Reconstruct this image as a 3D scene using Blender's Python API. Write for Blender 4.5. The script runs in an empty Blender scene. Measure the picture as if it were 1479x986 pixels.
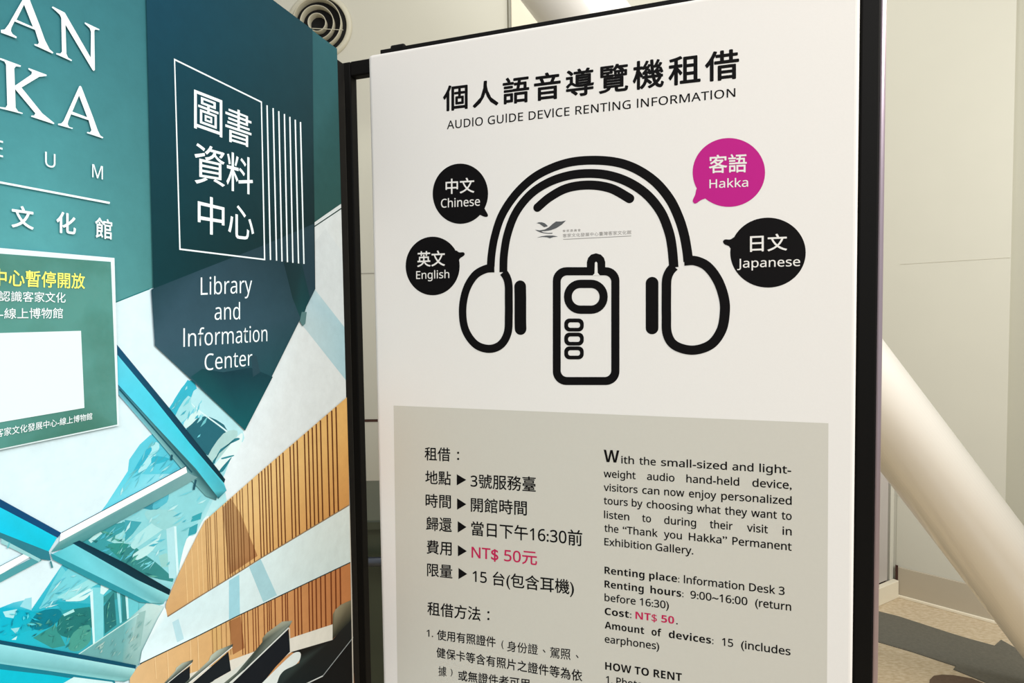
import bpy, bmesh, math, random
from mathutils import Vector, Matrix
random.seed(7)
SC = bpy.context.scene
COL = SC.collection

# ------------------------------------------------------------------ camera
EYE = Vector((0.0, 0.0, 1.55))
FPX = 829.0
up = Vector((-0.0138, 0.999, 0.042)).normalized()
fw = Vector((0, 0, -1))
yc = (fw - fw.dot(up) * up).normalized()
xc = yc.cross(up)
ROT = Matrix((xc, yc, up))                      # camera axes -> world axes
cam_d = bpy.data.cameras.new('camera')
cam_d.sensor_fit = 'HORIZONTAL'
cam_d.sensor_width = 36.0
cam_d.lens = FPX / 1479 * 36
cam_d.clip_start = 0.02
cam = bpy.data.objects.new('camera', cam_d)
COL.objects.link(cam)
M4 = ROT.to_4x4()
M4.translation = EYE
cam.matrix_world = M4
SC.camera = cam

# ------------------------------------------------------------------ light
SC.view_settings.view_transform = 'Standard'
SC.view_settings.look = 'None'
SC.view_settings.gamma = 1
SC.view_settings.exposure = 0.06
w = bpy.data.worlds.new('world')
SC.world = w
w.use_nodes = True
w.node_tree.nodes['Background'].inputs[0].default_value = (0.96, 0.98, 1.0, 1)
w.node_tree.nodes['Background'].inputs[1].default_value = 0.62

def area(name, loc, look, size, power, col):
    d = bpy.data.lights.new(name, 'AREA')
    d.shape = 'RECTANGLE'
    d.size, d.size_y = size
    d.energy = power
    d.color = col
    o = bpy.data.objects.new(name, d)
    COL.objects.link(o)
    o.location = loc
    o.rotation_euler = (Vector(look) - Vector(loc)).to_track_quat('-Z', 'Y').to_euler()
    return o
area('hall_lamp_warm', (2.2, -0.6, 3.6), (0.4, 1.0, 1.6), (1.4, 1.0), 58, (1.0, 0.88, 0.74))
area('hall_lamp_cool', (0.6, -2.6, 3.8), (-0.5, 0.8, 1.5), (2.5, 1.2), 79, (0.97, 0.98, 1.0))
area('column_fill_light', (2.5, 0.7, 2.9), (1.75, 2.2, 0.7), (0.3, 0.5), 34, (0.97, 0.99, 1.0))  # added fill to brighten the front of the column, no known fixture
area('hall_lamp_wall', (0.5, 2.2, 4.6), (0.6, 3.4, 1.8), (2.0, 0.5), 22, (1.0, 0.98, 0.92))

def spot(name, loc, look, power, ang, col):
    d = bpy.data.lights.new(name, 'SPOT')
    d.energy = power
    d.spot_size = math.radians(ang)
    d.spot_blend = 1.0
    d.color = col
    d.shadow_soft_size = 0.02
    o = bpy.data.objects.new(name, d)
    COL.objects.link(o)
    o.location = loc
    o.rotation_euler = (Vector(look) - Vector(loc)).to_track_quat('-Z', 'Y').to_euler()
spot('wall_glow_spot', (-0.6, 2.9, 3.6), (-0.92, 3.55, 2.40), 14, 20, (1.0, 1.0, 0.86))  # added spot, makes the bright reflection patch on the back wall

# ------------------------------------------------------------------ materials
def lin(c):
    r = []
    for v in c:
        v = v / 255.0
        r.append(v / 12.92 if v <= 0.04045 else ((v + 0.055) / 1.055) ** 2.4)
    return (r[0], r[1], r[2], 1.0)

def mat(name, rgb, rough=0.6, metal=0.0, noise=0.0, nscale=20.0, bump=0.0, spec=0.5, coat=0.0, rgb2=None, stretch=None):
    m = bpy.data.materials.new(name)
    m.use_nodes = True
    nt = m.node_tree
    b = nt.nodes['Principled BSDF']
    b.inputs['Roughness'].default_value = rough
    b.inputs['Metallic'].default_value = metal
    b.inputs['Specular IOR Level'].default_value = spec
    b.inputs['Coat Weight'].default_value = coat
    tc = nt.nodes.new('ShaderNodeTexCoord')
    nz = nt.nodes.new('ShaderNodeTexNoise')
    nz.inputs['Scale'].default_value = nscale
    nz.inputs['Detail'].default_value = 5
    if stretch:
        mp = nt.nodes.new('ShaderNodeMapping')
        mp.inputs['Scale'].default_value = stretch
        nt.links.new(tc.outputs['Object'], mp.inputs['Vector'])
        nt.links.new(mp.outputs[0], nz.inputs['Vector'])
    else:
        nt.links.new(tc.outputs['Object'], nz.inputs['Vector'])
    rp = nt.nodes.new('ShaderNodeValToRGB')
    c = lin(rgb)
    if rgb2:
        c2 = lin(rgb2)
        rp.color_ramp.elements[0].color = c2
        rp.color_ramp.elements[1].color = c
        rp.color_ramp.elements[0].position = 0.38
        rp.color_ramp.elements[1].position = 0.62
    else:
        rp.color_ramp.elements[0].color = tuple(max(0, x * (1 - noise)) for x in c[:3]) + (1,)
        rp.color_ramp.elements[1].color = tuple(min(1, x * (1 + noise)) for x in c[:3]) + (1,)
    nt.links.new(nz.outputs['Fac'], rp.inputs[0])
    nt.links.new(rp.outputs[0], b.inputs['Base Color'])
    if bump:
        bp = nt.nodes.new('ShaderNodeBump')
        bp.inputs['Strength'].default_value = bump
        bp.inputs['Distance'].default_value = 0.004
        nt.links.new(nz.outputs['Fac'], bp.inputs['Height'])
        nt.links.new(bp.outputs[0], b.inputs['Normal'])
    return m

def print_mat():
    m = bpy.data.materials.new('printed_vinyl')
    m.use_nodes = True
    nt = m.node_tree
    b = nt.nodes['Principled BSDF']
    b.inputs['Roughness'].default_value = 0.6
    b.inputs['Specular IOR Level'].default_value = 0.1
    at = nt.nodes.new('ShaderNodeAttribute')
    at.attribute_name = 'Col'
    tc = nt.nodes.new('ShaderNodeTexCoord')
    nz = nt.nodes.new('ShaderNodeTexNoise')
    nz.inputs['Scale'].default_value = 45
    nz.inputs['Detail'].default_value = 8
    nz.inputs['Roughness'].default_value = 0.75
    nt.links.new(tc.outputs['Object'], nz.inputs['Vector'])
    mr = nt.nodes.new('ShaderNodeMapRange')
    mr.inputs['To Min'].default_value = 0.84
    mr.inputs['To Max'].default_value = 1.14
    nt.links.new(nz.outputs['Fac'], mr.inputs['Value'])
    mx = nt.nodes.new('ShaderNodeVectorMath')
    mx.operation = 'SCALE'
    nt.links.new(at.outputs['Color'], mx.inputs[0])
    nt.links.new(mr.outputs[0], mx.inputs['Scale'])
    nt.links.new(mx.outputs[0], b.inputs['Base Color'])
    return m

M = dict(
    steel=mat('dark_steel', (84, 88, 96), 0.3, metal=0.7, noise=0.05),
    vinyl=print_mat(),
    white=mat('white_board_fabric', (228, 225, 221), 0.75, noise=0.015, nscale=300, bump=0.02, spec=0.2),
    ink=mat('black_ink', (7, 5, 6), 0.7, noise=0.05, spec=0.12),
    greyprint=mat('grey_print', (200, 197, 187), 0.7, noise=0.02, nscale=200, spec=0.2),
    magenta=mat('magenta_print', (184, 30, 130), 0.6, noise=0.02, spec=0.12),
    pink=mat('crimson_ink', (186, 24, 80), 0.6, noise=0.02, spec=0.25),
    letter=mat('white_ink', (230, 246, 252), 0.5, noise=0.01, spec=0.2),
    yellow=mat('yellow_ink', (246, 246, 120), 0.5, noise=0.01, spec=0.2),
    logo=mat('logo_grey_ink', (88, 90, 92), 0.6, noise=0.05, spec=0.2),
    logo2=mat('logo_pale_ink', (146, 142, 138), 0.6, noise=0.05, spec=0.2),
    black=mat('black_powder_coat', (7, 6, 5), 0.6, noise=0.1, nscale=60, spec=0.12),
    black2=mat('black_rear_shell', (9, 8, 7), 0.6, noise=0.2, nscale=20, spec=0.15),
    chrome=mat('brushed_alloy', (176, 160, 168), 0.28, metal=0.85, noise=0.05, nscale=30),
    wall=mat('painted_wall_panel', (197, 195, 181), 0.45, noise=0.02, nscale=6, spec=0.35),
    wall2=mat('shaded_wall_panel', (178, 176, 160), 0.5, noise=0.02, nscale=6, spec=0.3),  # wall colour darkened to paint in the shade of the turned wall
    seam=mat('wall_seam', (110, 106, 86), 0.8, noise=0.05),
    base=mat('grey_skirting', (176, 166, 146), 0.5, noise=0.03),
    base_w=mat('cream_skirting', (226, 218, 196), 0.5, noise=0.03),
    brown=mat('dark_brown_gap', (62, 34, 22), 0.7, noise=0.1),
    lav=mat('lavender_grey_door', (178, 172, 166), 0.5, noise=0.02),
    tube=mat('white_tube_paint', (246, 243, 236), 0.26, noise=0.01, nscale=8, spec=0.5, coat=0.3),
    floor=mat('beige_speckled_floor', (200, 184, 156), 0.7, nscale=42, rgb2=(182, 163, 132), bump=0.1, stretch=(1, 2.2, 1)),
    inlay=mat('charcoal_carpet', (98, 95, 84), 0.95, nscale=90, noise=0.25, bump=0.3),
    inlay2=mat('brown_carpet', (96, 78, 62), 0.95, nscale=90, noise=0.25, bump=0.3),
    ventw=mat('vent_enamel', (192, 188, 168), 0.4, noise=0.02),
    dark=mat('vent_recess_shade', (5, 5, 4), 0.9, noise=0.1),  # near-black, paints the shade inside the vent recess
    desk=mat('dark_green_laminate', (58, 64, 50), 0.35, noise=0.35, nscale=5),
    deskg=mat('grey_laminate', (150, 148, 136), 0.4, noise=0.03),
    sheet=mat('green_laminated_sheet', (52, 116, 104), 0.2, nscale=11, rgb2=(74, 142, 136), bump=1.0, spec=0.7),
    sheetw=mat('sheet_white', (218, 240, 248), 0.4, noise=0.01, spec=0.3),
)

# ------------------------------------------------------------------ helpers
def tag(o, label=None, cat=None, group=None, kind=None):
    if label: o['label'] = label
    if cat: o['category'] = cat
    if group: o['group'] = group
    if kind: o['kind'] = kind
    return o

def thing(name, label, cat, loc=(0, 0, 0), group=None):
    o = bpy.data.objects.new(name, None)
    o.empty_display_size = 0.05
    o.location = loc
    COL.objects.link(o)
    return tag(o, label, cat, group)

def link(name, me, m, parent=None):
    if isinstance(m, bpy.types.Material):
        me.materials.append(m)
    o = bpy.data.objects.new(name, me)
    COL.objects.link(o)
    if parent:
        p = Vector()
        q = parent
        while q:
            p += q.location
            q = q.parent
        # vertices are given in world space; store them about the parent's base
        me.transform(Matrix.Translation(-p))
        o.parent = parent
    return o

def from_bm(name, bm, m, parent=None, smooth=False):
    me = bpy.data.meshes.new(name)
    bm.to_mesh(me)
    bm.free()
    if smooth:
        for p in me.polygons: p.use_smooth = True
    return link(name, me, m, parent)

def obox(bm, o, a, b, c, bev=0.0, seg=2):
    """box from corner o with edge vectors a, b, c"""
    o, a, b, c = map(Vector, (o, a, b, c))
    t = bmesh.new()
    vs = [t.verts.new(o + a * i + b * j + c * k) for i in (0, 1) for j in (0, 1) for k in (0, 1)]
    for f in ((0, 1, 3, 2), (4, 6, 7, 5), (0, 4, 5, 1), (2, 3, 7, 6), (0, 2, 6, 4), (1, 5, 7, 3)):
        t.faces.new([vs[i] for i in f])
    bmesh.ops.recalc_face_normals(t, faces=t.faces)
    if bev:
        bmesh.ops.bevel(t, geom=list(t.edges), offset=bev, segments=seg, affect='EDGES', profile=0.5)
    me = bpy.data.meshes.new('tmp')
    t.to_mesh(me)
    t.free()
    bm.from_mesh(me)
    bpy.data.meshes.remove(me)

def box(name, o, a, b, c, m, parent=None, bev=0.0, seg=2):
    bm = bmesh.new()
    obox(bm, o, a, b, c, bev, seg)
    return from_bm(name, bm, m, parent)

def ray(px, py):
    return (ROT @ Vector(((px - 739.5), (493 - py), -FPX))).normalized()

def at_z(px, py, z):
    d = ray(px, py)
    return EYE + d * ((z - EYE.z) / d.z)

def at_plane(px, py, P, n):
    d = ray(px, py)
    return EYE + d * ((P - EYE).dot(n) / d.dot(n))

class Plane:
    """upright plane: origin, horizontal axis u, vertical v, outward normal n"""
    def __init__(s, o, u, n):
        s.o, s.u, s.n, s.v = Vector(o), Vector(u).normalized(), Vector(n).normalized(), Vector((0, 0, 1))
    def uv(s, px, py):
        p = at_plane(px, py, s.o, s.n) - s.o
        return (p.dot(s.u), p.dot(s.v))
    def P(s, u, v, d=0.0):
        return s.o + s.u * u + s.v * v + s.n * d

TH = math.radians(17.57)
sn, cs = math.sin(TH), math.cos(TH)
TOP = 2.03
# white board: left edge towards the back, right edge towards the viewer
A = at_z(531, 79, TOP)
RP = Plane((A.x, A.y, 0), (cs, -sn, 0), (-sn, -cs, 0))
RW = RP.uv(1238, 500)[0]
# teal board: right edge is farthest, runs towards the viewer
B = at_z(487, 70, TOP)
LP = Plane((B.x, B.y, 0), (sn, cs, 0), (cs, -sn, 0))
LW = 0.86
print('right width', RW, 'A', A, 'B', B, 'left at x=0', LP.uv(0, 500))

def clip(poly, rect):
    u0, v0, u1, v1 = rect
    def run(pts, ins, inter):
        out = []
        for i in range(len(pts)):
            a, b = pts[i - 1], pts[i]
            if ins(b):
                if not ins(a): out.append(inter(a, b))
                out.append(b)
            elif ins(a):
                out.append(inter(a, b))
        return out
    def mixat(k, val):
        def f(a, b):
            t = (val - a[k]) / (b[k] - a[k])
            return tuple(a[i] + (b[i] - a[i]) * t for i in range(len(a)))
        return f
    for k, val, sgn in ((0, u0, 1), (0, u1, -1), (1, v0, 1), (1, v1, -1)):
        if not poly: break
        poly = run(poly, lambda p: (p[k] - val) * sgn >= 0, mixat(k, val))
    return poly

def flat(name, plane, loops, d, m, parent, rect=None):
    """flat print from closed loops given in plane metres, holes by even-odd"""
    cu = bpy.data.curves.new('t', 'CURVE')
    cu.dimensions = '2D'
    cu.fill_mode = 'BOTH'
    for lp in loops:
        sp = cu.splines.new('POLY')
        sp.points.add(len(lp) - 1)
        for i, (a, b) in enumerate(lp): sp.points[i].co = (a * 100, b * 100, 0, 1)
        sp.use_cyclic_u = True
    ob = bpy.data.objects.new('t', cu)
    me0 = ob.to_mesh()
    me = me0.copy()
    me.name = name
    ob.to_mesh_clear()
    bpy.data.objects.remove(ob)
    bpy.data.curves.remove(cu)
    for v in me.vertices:
        v.co = plane.P(v.co.x / 100, v.co.y / 100, d)
    return link(name, me, m, parent)

def sans(s, heavy):
    out = ''
    for c in s:
        if c == 'I': out += chr((0x1D5EE if heavy else 0x1D5BA) + 11)
        elif 'A' <= c <= 'Z': out += chr((0x1D5D4 if heavy else 0x1D5A0) + ord(c) - 65)
        elif 'a' <= c <= 'z': out += chr((0x1D5EE if heavy else 0x1D5BA) + ord(c) - 97)
        elif '0' <= c <= '9': out += chr((0x1D7EC if heavy else 0x1D7E2) + ord(c) - 48)
        else: out += c
    return out

def text(name, plane, s, quad, d, m, parent, mode='cjk', bold=0.0, spacing=1.0, scale=None):
    """lettering filling quad=(xl, ytl, ybl, xr, ytr, ybr) of the photo, mapped to the plane"""
    xl, ytl, ybl, xr, ytr, ybr = quad
    if scale:
        ox, oy, k = scale
        xl, xr = ox + xl / k, ox + xr / k
        ytl, ybl, ytr, ybr = (oy + y / k for y in (ytl, ybl, ytr, ybr))
    tl, bl, tr, br = plane.uv(xl, ytl), plane.uv(xl, ybl), plane.uv(xr, ytr), plane.uv(xr, ybr)
    cu = bpy.data.curves.new('t', 'FONT')
    s = sans(s, bold > 0.015)
    if bold > 0.015 and mode == 'cap': bold = 0.0
    cu.body = s
    cu.size = 1.0
    cu.offset = min(bold, 0.0)
    cu.space_character = spacing
    cu.resolution_u = 3
    ob = bpy.data.objects.new('t', cu)
    COL.objects.link(ob)
    dg = bpy.context.evaluated_depsgraph_get()
    me = bpy.data.meshes.new_from_object(ob.evaluated_get(dg))
    bpy.data.objects.remove(ob)
    bpy.data.curves.remove(cu)
    me.name = name
    if bold > 0:
        # heavier weight: the same outline laid again, a hair to each side
        nv = len(me.vertices)
        co = [tuple(v.co) for v in me.vertices]
        fc = [tuple(p.vertices) for p in me.polygons]
        V, F = [], []
        for k in range(9):
            a = 2 * math.pi * k / 8
            dx, dy = (0, 0) if k == 8 else (bold * math.cos(a), bold * math.sin(a))
            V += [(x + dx, y + dy, 0.000002 * k) for x, y, z in co]
            F += [tuple(i + nv * k for i in f) for f in fc]
        bpy.data.meshes.remove(me)
        me = bpy.data.meshes.new(name)
        me.from_pydata(V, [], F)
    xs = [v.co.x for v in me.vertices]
    ys = [v.co.y for v in me.vertices]
    x0, x1 = min(xs), max(xs)
    if mode == 'ink': y0, y1 = min(ys), max(ys)
    elif mode == 'cap': y0, y1 = 0.0, 0.714
    else: y0, y1 = CJK
    for v in me.vertices:
        a = (v.co.x - x0) / (x1 - x0)
        b = (v.co.y - y0) / (y1 - y0)
        lo = (bl[0] + (br[0] - bl[0]) * a, bl[1] + (br[1] - bl[1]) * a)
        hi = (tl[0] + (tr[0] - tl[0]) * a, tl[1] + (tr[1] - tl[1]) * a)
        v.co = plane.P(lo[0] + (hi[0] - lo[0]) * b, lo[1] + (hi[1] - lo[1]) * b, d + v.co.z)
    return link(name, me, m, parent)

def measure_cjk():
    cu = bpy.data.curves.new('t', 'FONT')
    cu.body = '圖國'
    cu.size = 1
    ob = bpy.data.objects.new('t', cu)
    COL.objects.link(ob)
    me = bpy.data.meshes.new_from_object(ob.evaluated_get(bpy.context.evaluated_depsgraph_get()))
    ys = [v.co.y for v in me.vertices]
    bpy.data.objects.remove(ob)
    bpy.data.curves.remove(cu)
    bpy.data.meshes.remove(me)
    return (min(ys), max(ys))
CJK = measure_cjk()
print('cjk box', CJK)

def smooth_path(pts, n=8, closed=False):
    out = []
    N = len(pts)
    rng = range(N if closed else N - 1)
    for i in rng:
        p = [pts[(i + k) % N] if closed else pts[min(max(i + k, 0), N - 1)] for k in (-1, 0, 1, 2)]
        for j in range(n):
            t = j / n
            out.append(tuple(0.5 * (2 * p[1][c] + (p[2][c] - p[0][c]) * t + (2 * p[0][c] - 5 * p[1][c] + 4 * p[2][c] - p[3][c]) * t * t
                                    + (3 * p[1][c] - p[0][c] - 3 * p[2][c] + p[3][c]) * t ** 3) for c in (0, 1)))
    if not closed: out.append(tuple(pts[-1]))
    return out

def ribbon(pts, wd, cap=True):
    """outline of a stroke of width wd with round or square ends"""
    L, R = [], []
    for i, p in enumerate(pts):
        a, b = pts[max(i - 1, 0)], pts[min(i + 1, len(pts) - 1)]
        dx, dy = b[0] - a[0], b[1] - a[1]
        l = math.hypot(dx, dy) or 1
        nx, ny = -dy / l * wd / 2, dx / l * wd / 2
        L.append((p[0] + nx, p[1] + ny))
        R.append((p[0] - nx, p[1] - ny))
    def arc(c, frm, sgn=-1):
        a0 = math.atan2(frm[1] - c[1], frm[0] - c[0])
        return [(c[0] + math.cos(a0 + sgn * math.pi * k / 10) * wd / 2, c[1] + math.sin(a0 + sgn * math.pi * k / 10) * wd / 2) for k in range(1, 10)]
    out = list(L)
    if cap: out += arc(pts[-1], L[-1])
    out += R[::-1]
    if cap: out += arc(pts[0], R[0])
    return out

def rrect(x0, y0, x1, y1, r, n=8):
    out = []
    for cx, cy, a0 in ((x1 - r, y0 + r, -90), (x1 - r, y1 - r, 0), (x0 + r, y1 - r, 90), (x0 + r, y0 + r, 180)):
        for k in range(n + 1):
            a = math.radians(a0 + 90 * k / n)
            out.append((cx + r * math.cos(a), cy + r * math.sin(a)))
    return out

# ================================================================== SETTING
def poly_floor(name, pts, z0, z1, m, parent=None):
    bm = bmesh.new()
    lo = [bm.verts.new((p[0], p[1], z0)) for p in pts]
    hi = [bm.verts.new((p[0], p[1], z1)) for p in pts]
    bm.faces.new(hi)
    bm.faces.new(lo[::-1])
    for i in range(len(pts)):
        j = (i + 1) % len(pts)
        bm.faces.new((lo[i], lo[j], hi[j], hi[i]))
    bmesh.ops.recalc_face_normals(bm, faces=bm.faces)
    return from_bm(name, bm, m, parent)

floor = tag(box('floor', (-5, -5, -0.1), (12, 0, 0), (0, 10, 0), (0, 0, 0.1), M['floor']), kind='structure')
def fl(pts): return [at_z(x, y, 0.0) for x, y in pts]
def Zf(l): return [(1260 + x / 5.3, 800 + y / 5.3) for x, y in l]
o = poly_floor('carpet_band', fl([(1060, 816)] + Zf([(60, 445), (200, 480), (400, 545), (600, 610), (750, 655), (935, 705), (985, 660), (1161, 760)]) +
           [(1600, 985), (1640, 1060), (1500, 1030)] + Zf([(880, 990), (620, 885), (640, 862), (300, 750), (60, 680)]) + [(1060, 861)]), 0.0, 0.004, M['inlay'], floor)
o['label'] = 'charcoal carpet band with stepped edges'
o = poly_floor('carpet_patch', fl(Zf([(425, 1100), (440, 965), (470, 935), (530, 926), (620, 930), (760, 955), (850, 990), (1000, 1100)])), 0.0, 0.003, M['inlay2'], floor)

C = at_z(1293.5, 859.5, 0)            # foot of the inner corner on the right
D = at_z(1448, 901.5, 0)              # where the light wall ends
dR = (D - C); dR.z = 0
dRn = dR.normalized()
nR = Vector((dRn.y, -dRn.x, 0))       # towards the viewer
if nR.dot(EYE - C) < 0: nR = -nR
HW = 5.0
box('wall_right', C, dR, -nR * 0.12, (0, 0, HW), M['wall']).__setitem__('kind', 'structure')
wr = bpy.data.objects['wall_right']
# skirting of the right wall
b = box('baseboard_right', C + nR * 0.001, dR, nR * 0.012, (0, 0, 0.165), M['base'], None, 0.002)
tag(b, kind='structure')
box('floor_bead', C + nR * 0.013, dR * 0.99, nR * 0.010, (0, 0, 0.016), M['base_w'], b, 0.003)
box('end_gap', C + nR * 0.013, dRn * 0.012, nR * 0.004, (0, 0, 0.175), M['brown'], b)
# horizontal seams of the right wall
zs = at_plane(1380, 377, C, nR).z
for z in (zs, zs - 1.25 if zs > 1.6 else zs + 1.2):
    if 0.3 < z < HW:
        box('seam', C + Vector((0, 0, z)) + nR * 0.0005, dR, nR * 0.001, (0, 0, 0.003), mat('pale_seam', (192, 189, 172)), wr)
# darker return wall at the far right
E = D + Vector((0.55, -0.62, 0)).normalized() * 2.6
dE = E - D
nE = Vector((dE.y, -dE.x, 0)).normalized()
if nE.dot(EYE - D) < 0: nE = -nE
tag(box('wall_side', D + nR * 0.0 - nR * 0.02, dE, -nE * 0.12, (0, 0, HW), M['wall2']), kind='structure')
# jamb to the left of the corner
dJ = Vector((-0.879, -0.477, 0)) * 0.34
nJ = Vector((-0.477, 0.879, 0))
if nJ.dot(EYE - C) < 0: nJ = -nJ
j0 = C + Vector((-0.015, 0.0, 0))
jam = tag(box('wall_corner', j0, dJ * 0.10, -nJ * 0.12, (0, 0, 1.0), M['wall']), kind='structure')
box('upper_wall', C - dRn * 0.6 + Vector((0, 0, 1.0)), dRn * 0.6, -nR * 0.12, (0, 0, HW - 1.0), M['wall'], wr)
box('groove', j0 + dJ * 0.10 - nJ * 0.02, dJ * 0.07, -nJ * 0.1, (0, 0, 1.0), M['brown'], jam)
box('door_leaf', j0 + dJ * 0.17 + Vector((0, 0, 0.10)), dJ * 0.83, -nJ * 0.12, (0, 0, 0.9), M['lav'], jam)
box('plinth', j0 + nJ * 0.03, dJ, -nJ * 0.029, (0, 0, 0.095), M['base_w'], jam, 0.003)
box('corner_fill', C - nR * 0.10 - dRn * 0.10, dRn * 0.10, nR * 0.098, (0, 0, 1.0), M['wall'], jam)
# back wall, pale panels
YB = 3.55
xb1 = j0.x + dJ.x * 0.3
wb = tag(box('wall_back', (-4.5, YB, 0), (4.5 + xb1 + 0.3, 0, 0), (0, 0.12, 0), (0, 0, HW), M['wall']), kind='structure')
PB = Vector((0, YB, 0)); NB = Vector((0, -1, 0))
xs_ = at_plane(733.5, 20, PB, NB).x
box('seam', (xs_ - 0.003, YB - 0.003, 0), (0.007, 0, 0), (0, 0.003, 0), (0, 0, HW), M['seam'], wb)
for py, m_, h in ((395, M['deskg'], 0.004), (609, M['brown'], 0.016)):
    z = at_plane(528, py, PB, NB).z
    box('seam', (-3.5, YB - 0.003, z), (xs_ + 3.5, 0, 0), (0, 0.003, 0), (0, 0, h), m_, wb)
# proud panel right of the seam, colour lightened to paint in the brighter light
box('wall_panel', (xs_ + 0.02, YB - 0.05, 0), (0.62, 0, 0), (0, 0.049, 0), (0, 0, HW), M['base_w'], wb, 0.004)
# wall on the left, hidden by the teal board
tag(box('wall_left', (-4.6, -4, 0), (0, 7.6, 0), (-0.1, 0, 0), (0, 0, HW), M['wall']), kind='structure')

# ------------------------------------------------------------------ round air diffuser
def lathe(prof, c, axis_y, m, name, parent, seg=56):
    bm = bmesh.new()
    rings = []
    for r, y in prof:
        rings.append([bm.verts.new((c[0] + r * math.cos(2 * math.pi * k / seg), c[1] + y, c[2] + r * math.sin(2 * math.pi * k / seg))) for k in range(seg)])
    for i in range(len(prof) - 1):
        for k in range(seg):
            bm.faces.new((rings[i][k], rings[i][(k + 1) % seg], rings[i + 1][(k + 1) % seg], rings[i + 1][k]))
    bmesh.ops.recalc_face_normals(bm, faces=bm.faces)
    return from_bm(name, bm, m, parent, True)
vc = at_plane(457.5, 32, PB + NB * 0.05, NB)
vc.y = YB
px_m = (YB - 0.05) / FPX * 1.0                   # metres per photo pixel there
vent = thing('air_vent', 'round air vent of concentric cream rings high on the pale back wall', 'air vent', (vc.x, YB - 0.001, vc.z))
lathe([(47 * px_m, -0.001), (46.5 * px_m, -0.008), (44 * px_m, -0.014), (41 * px_m, -0.016), (39.6 * px_m, -0.014), (39.4 * px_m, -0.004)], vc, 0, M['ventw'], 'rim', vent)
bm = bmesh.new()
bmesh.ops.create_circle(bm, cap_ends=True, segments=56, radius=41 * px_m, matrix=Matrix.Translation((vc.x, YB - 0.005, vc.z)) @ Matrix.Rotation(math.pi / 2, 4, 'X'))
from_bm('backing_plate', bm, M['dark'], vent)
for r in (34, 23.5, 12.5):
    r0 = r * px_m
    lathe([(r0 - 0.001, -0.008), (r0 + 0.002, -0.050), (r0, -0.053), (r0 - 0.003, -0.050), (r0 - 0.005, -0.008)], vc, 0, M['ventw'], 'ring', vent)
box('cross_bar', vc + Vector((-0.03, -0.045, -0.034)), (0.185, 0, -0.012), (0, 0.004, 0), (0, 0, 0.003), M['ventw'], vent)

# ------------------------------------------------------------------ white diagonal tube
YT = 2.08
PT = Vector((0, YT, 0))
p1 = at_plane(1274, 589, PT, NB)
p2 = at_plane(1477, 856, PT, NB)
dt = (p2 - p1).normalized()
foot = p1 + dt * ((0.06 - p1.z) / dt.z)
head = p1 + dt * ((5.2 - p1.z) / dt.z)
q1 = at_plane(1274, 500, PT, NB); q2 = at_plane(1274, 677, PT, NB)
rad = (q1.z - q2.z) / 2 * math.sqrt(1 - dt.z ** 2)
tube = thing('steel_column', 'thick white slanting tubular steel column behind the white board', 'column', (foot.x, foot.y, 0))
bm = bmesh.new()
ln = (head - foot).length
ax = (head - foot).normalized()
bmesh.ops.create_cone(bm, cap_ends=True, segments=72, radius1=rad, radius2=rad, depth=ln,
                      matrix=Matrix.Translation((foot + head) / 2) @ Vector((0, 0, 1)).rotation_difference(ax).to_matrix().to_4x4())
from_bm('shaft', bm, M['tube'], tube, False)
for p in bpy.data.objects['shaft'].data.polygons: p.use_smooth = len(p.vertices) == 4
bm = bmesh.new()
bmesh.ops.create_cone(bm, cap_ends=True, segments=48, radius1=rad * 1.3, radius2=rad * 1.3, depth=0.05, matrix=Matrix.Translation((foot.x, foot.y, 0.025)))
from_bm('foot_plate', bm, M['tube'], tube)

# ------------------------------------------------------------------ dark counter seen through the gap
YD = 2.15
PD = Vector((0, YD, 0))
zt = at_plane(528, 749, PD, NB).z
desk = thing('service_counter', 'dark green counter with a metal rail, seen through the gap between boards', 'counter', (-0.7, YD + 0.25, 0))
box('body', (-1.25, YD, 0), (1.35, 0, 0), (0, 0.5, 0), (0, 0, zt - 0.04), M['desk'], desk, 0.004)
box('worktop', (-1.28, YD - 0.02, zt - 0.04), (1.41, 0, 0), (0, 0.54, 0), (0, 0, 0.04), M['desk'], desk, 0.006)
zr = at_plane(528, 803, PD, NB).z
bm = bmesh.new()
bmesh.ops.create_cone(bm, cap_ends=True, segments=20, radius1=0.017, radius2=0.017, depth=1.3,
                      matrix=Matrix.Translation((-0.58, YD - 0.05, zr)) @ Matrix.Rotation(math.pi / 2, 4, 'Y'))
from_bm('rail', bm, M['steel'], desk, True)
for x in (-1.15, 0.0):
    box('bracket', (x, YD - 0.05, zr - 0.008), (0.016, 0, 0), (0, 0.055, 0), (0, 0, 0.016), M['chrome'], desk)

# ================================================================== WHITE BOARD
BOT = 0.14
wbrd = thing('information_board', 'tall white framed board printed with black headphones and audio guide rental text', 'sign', tuple(RP.P(RW / 2, 0, -0.045)))
box('board_face', RP.P(0, BOT, -0.024), RP.u * RW, RP.v * (TOP - BOT), RP.n * 0.024, M['white'], wbrd, 0.007, 4)
box('rear_shell', RP.P(0.012, BOT, -0.030), RP.u * (RW - 0.012), RP.v * (TOP - BOT + 0.0172), RP.n * 0.006, M['black2'], wbrd, 0.001)
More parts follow.
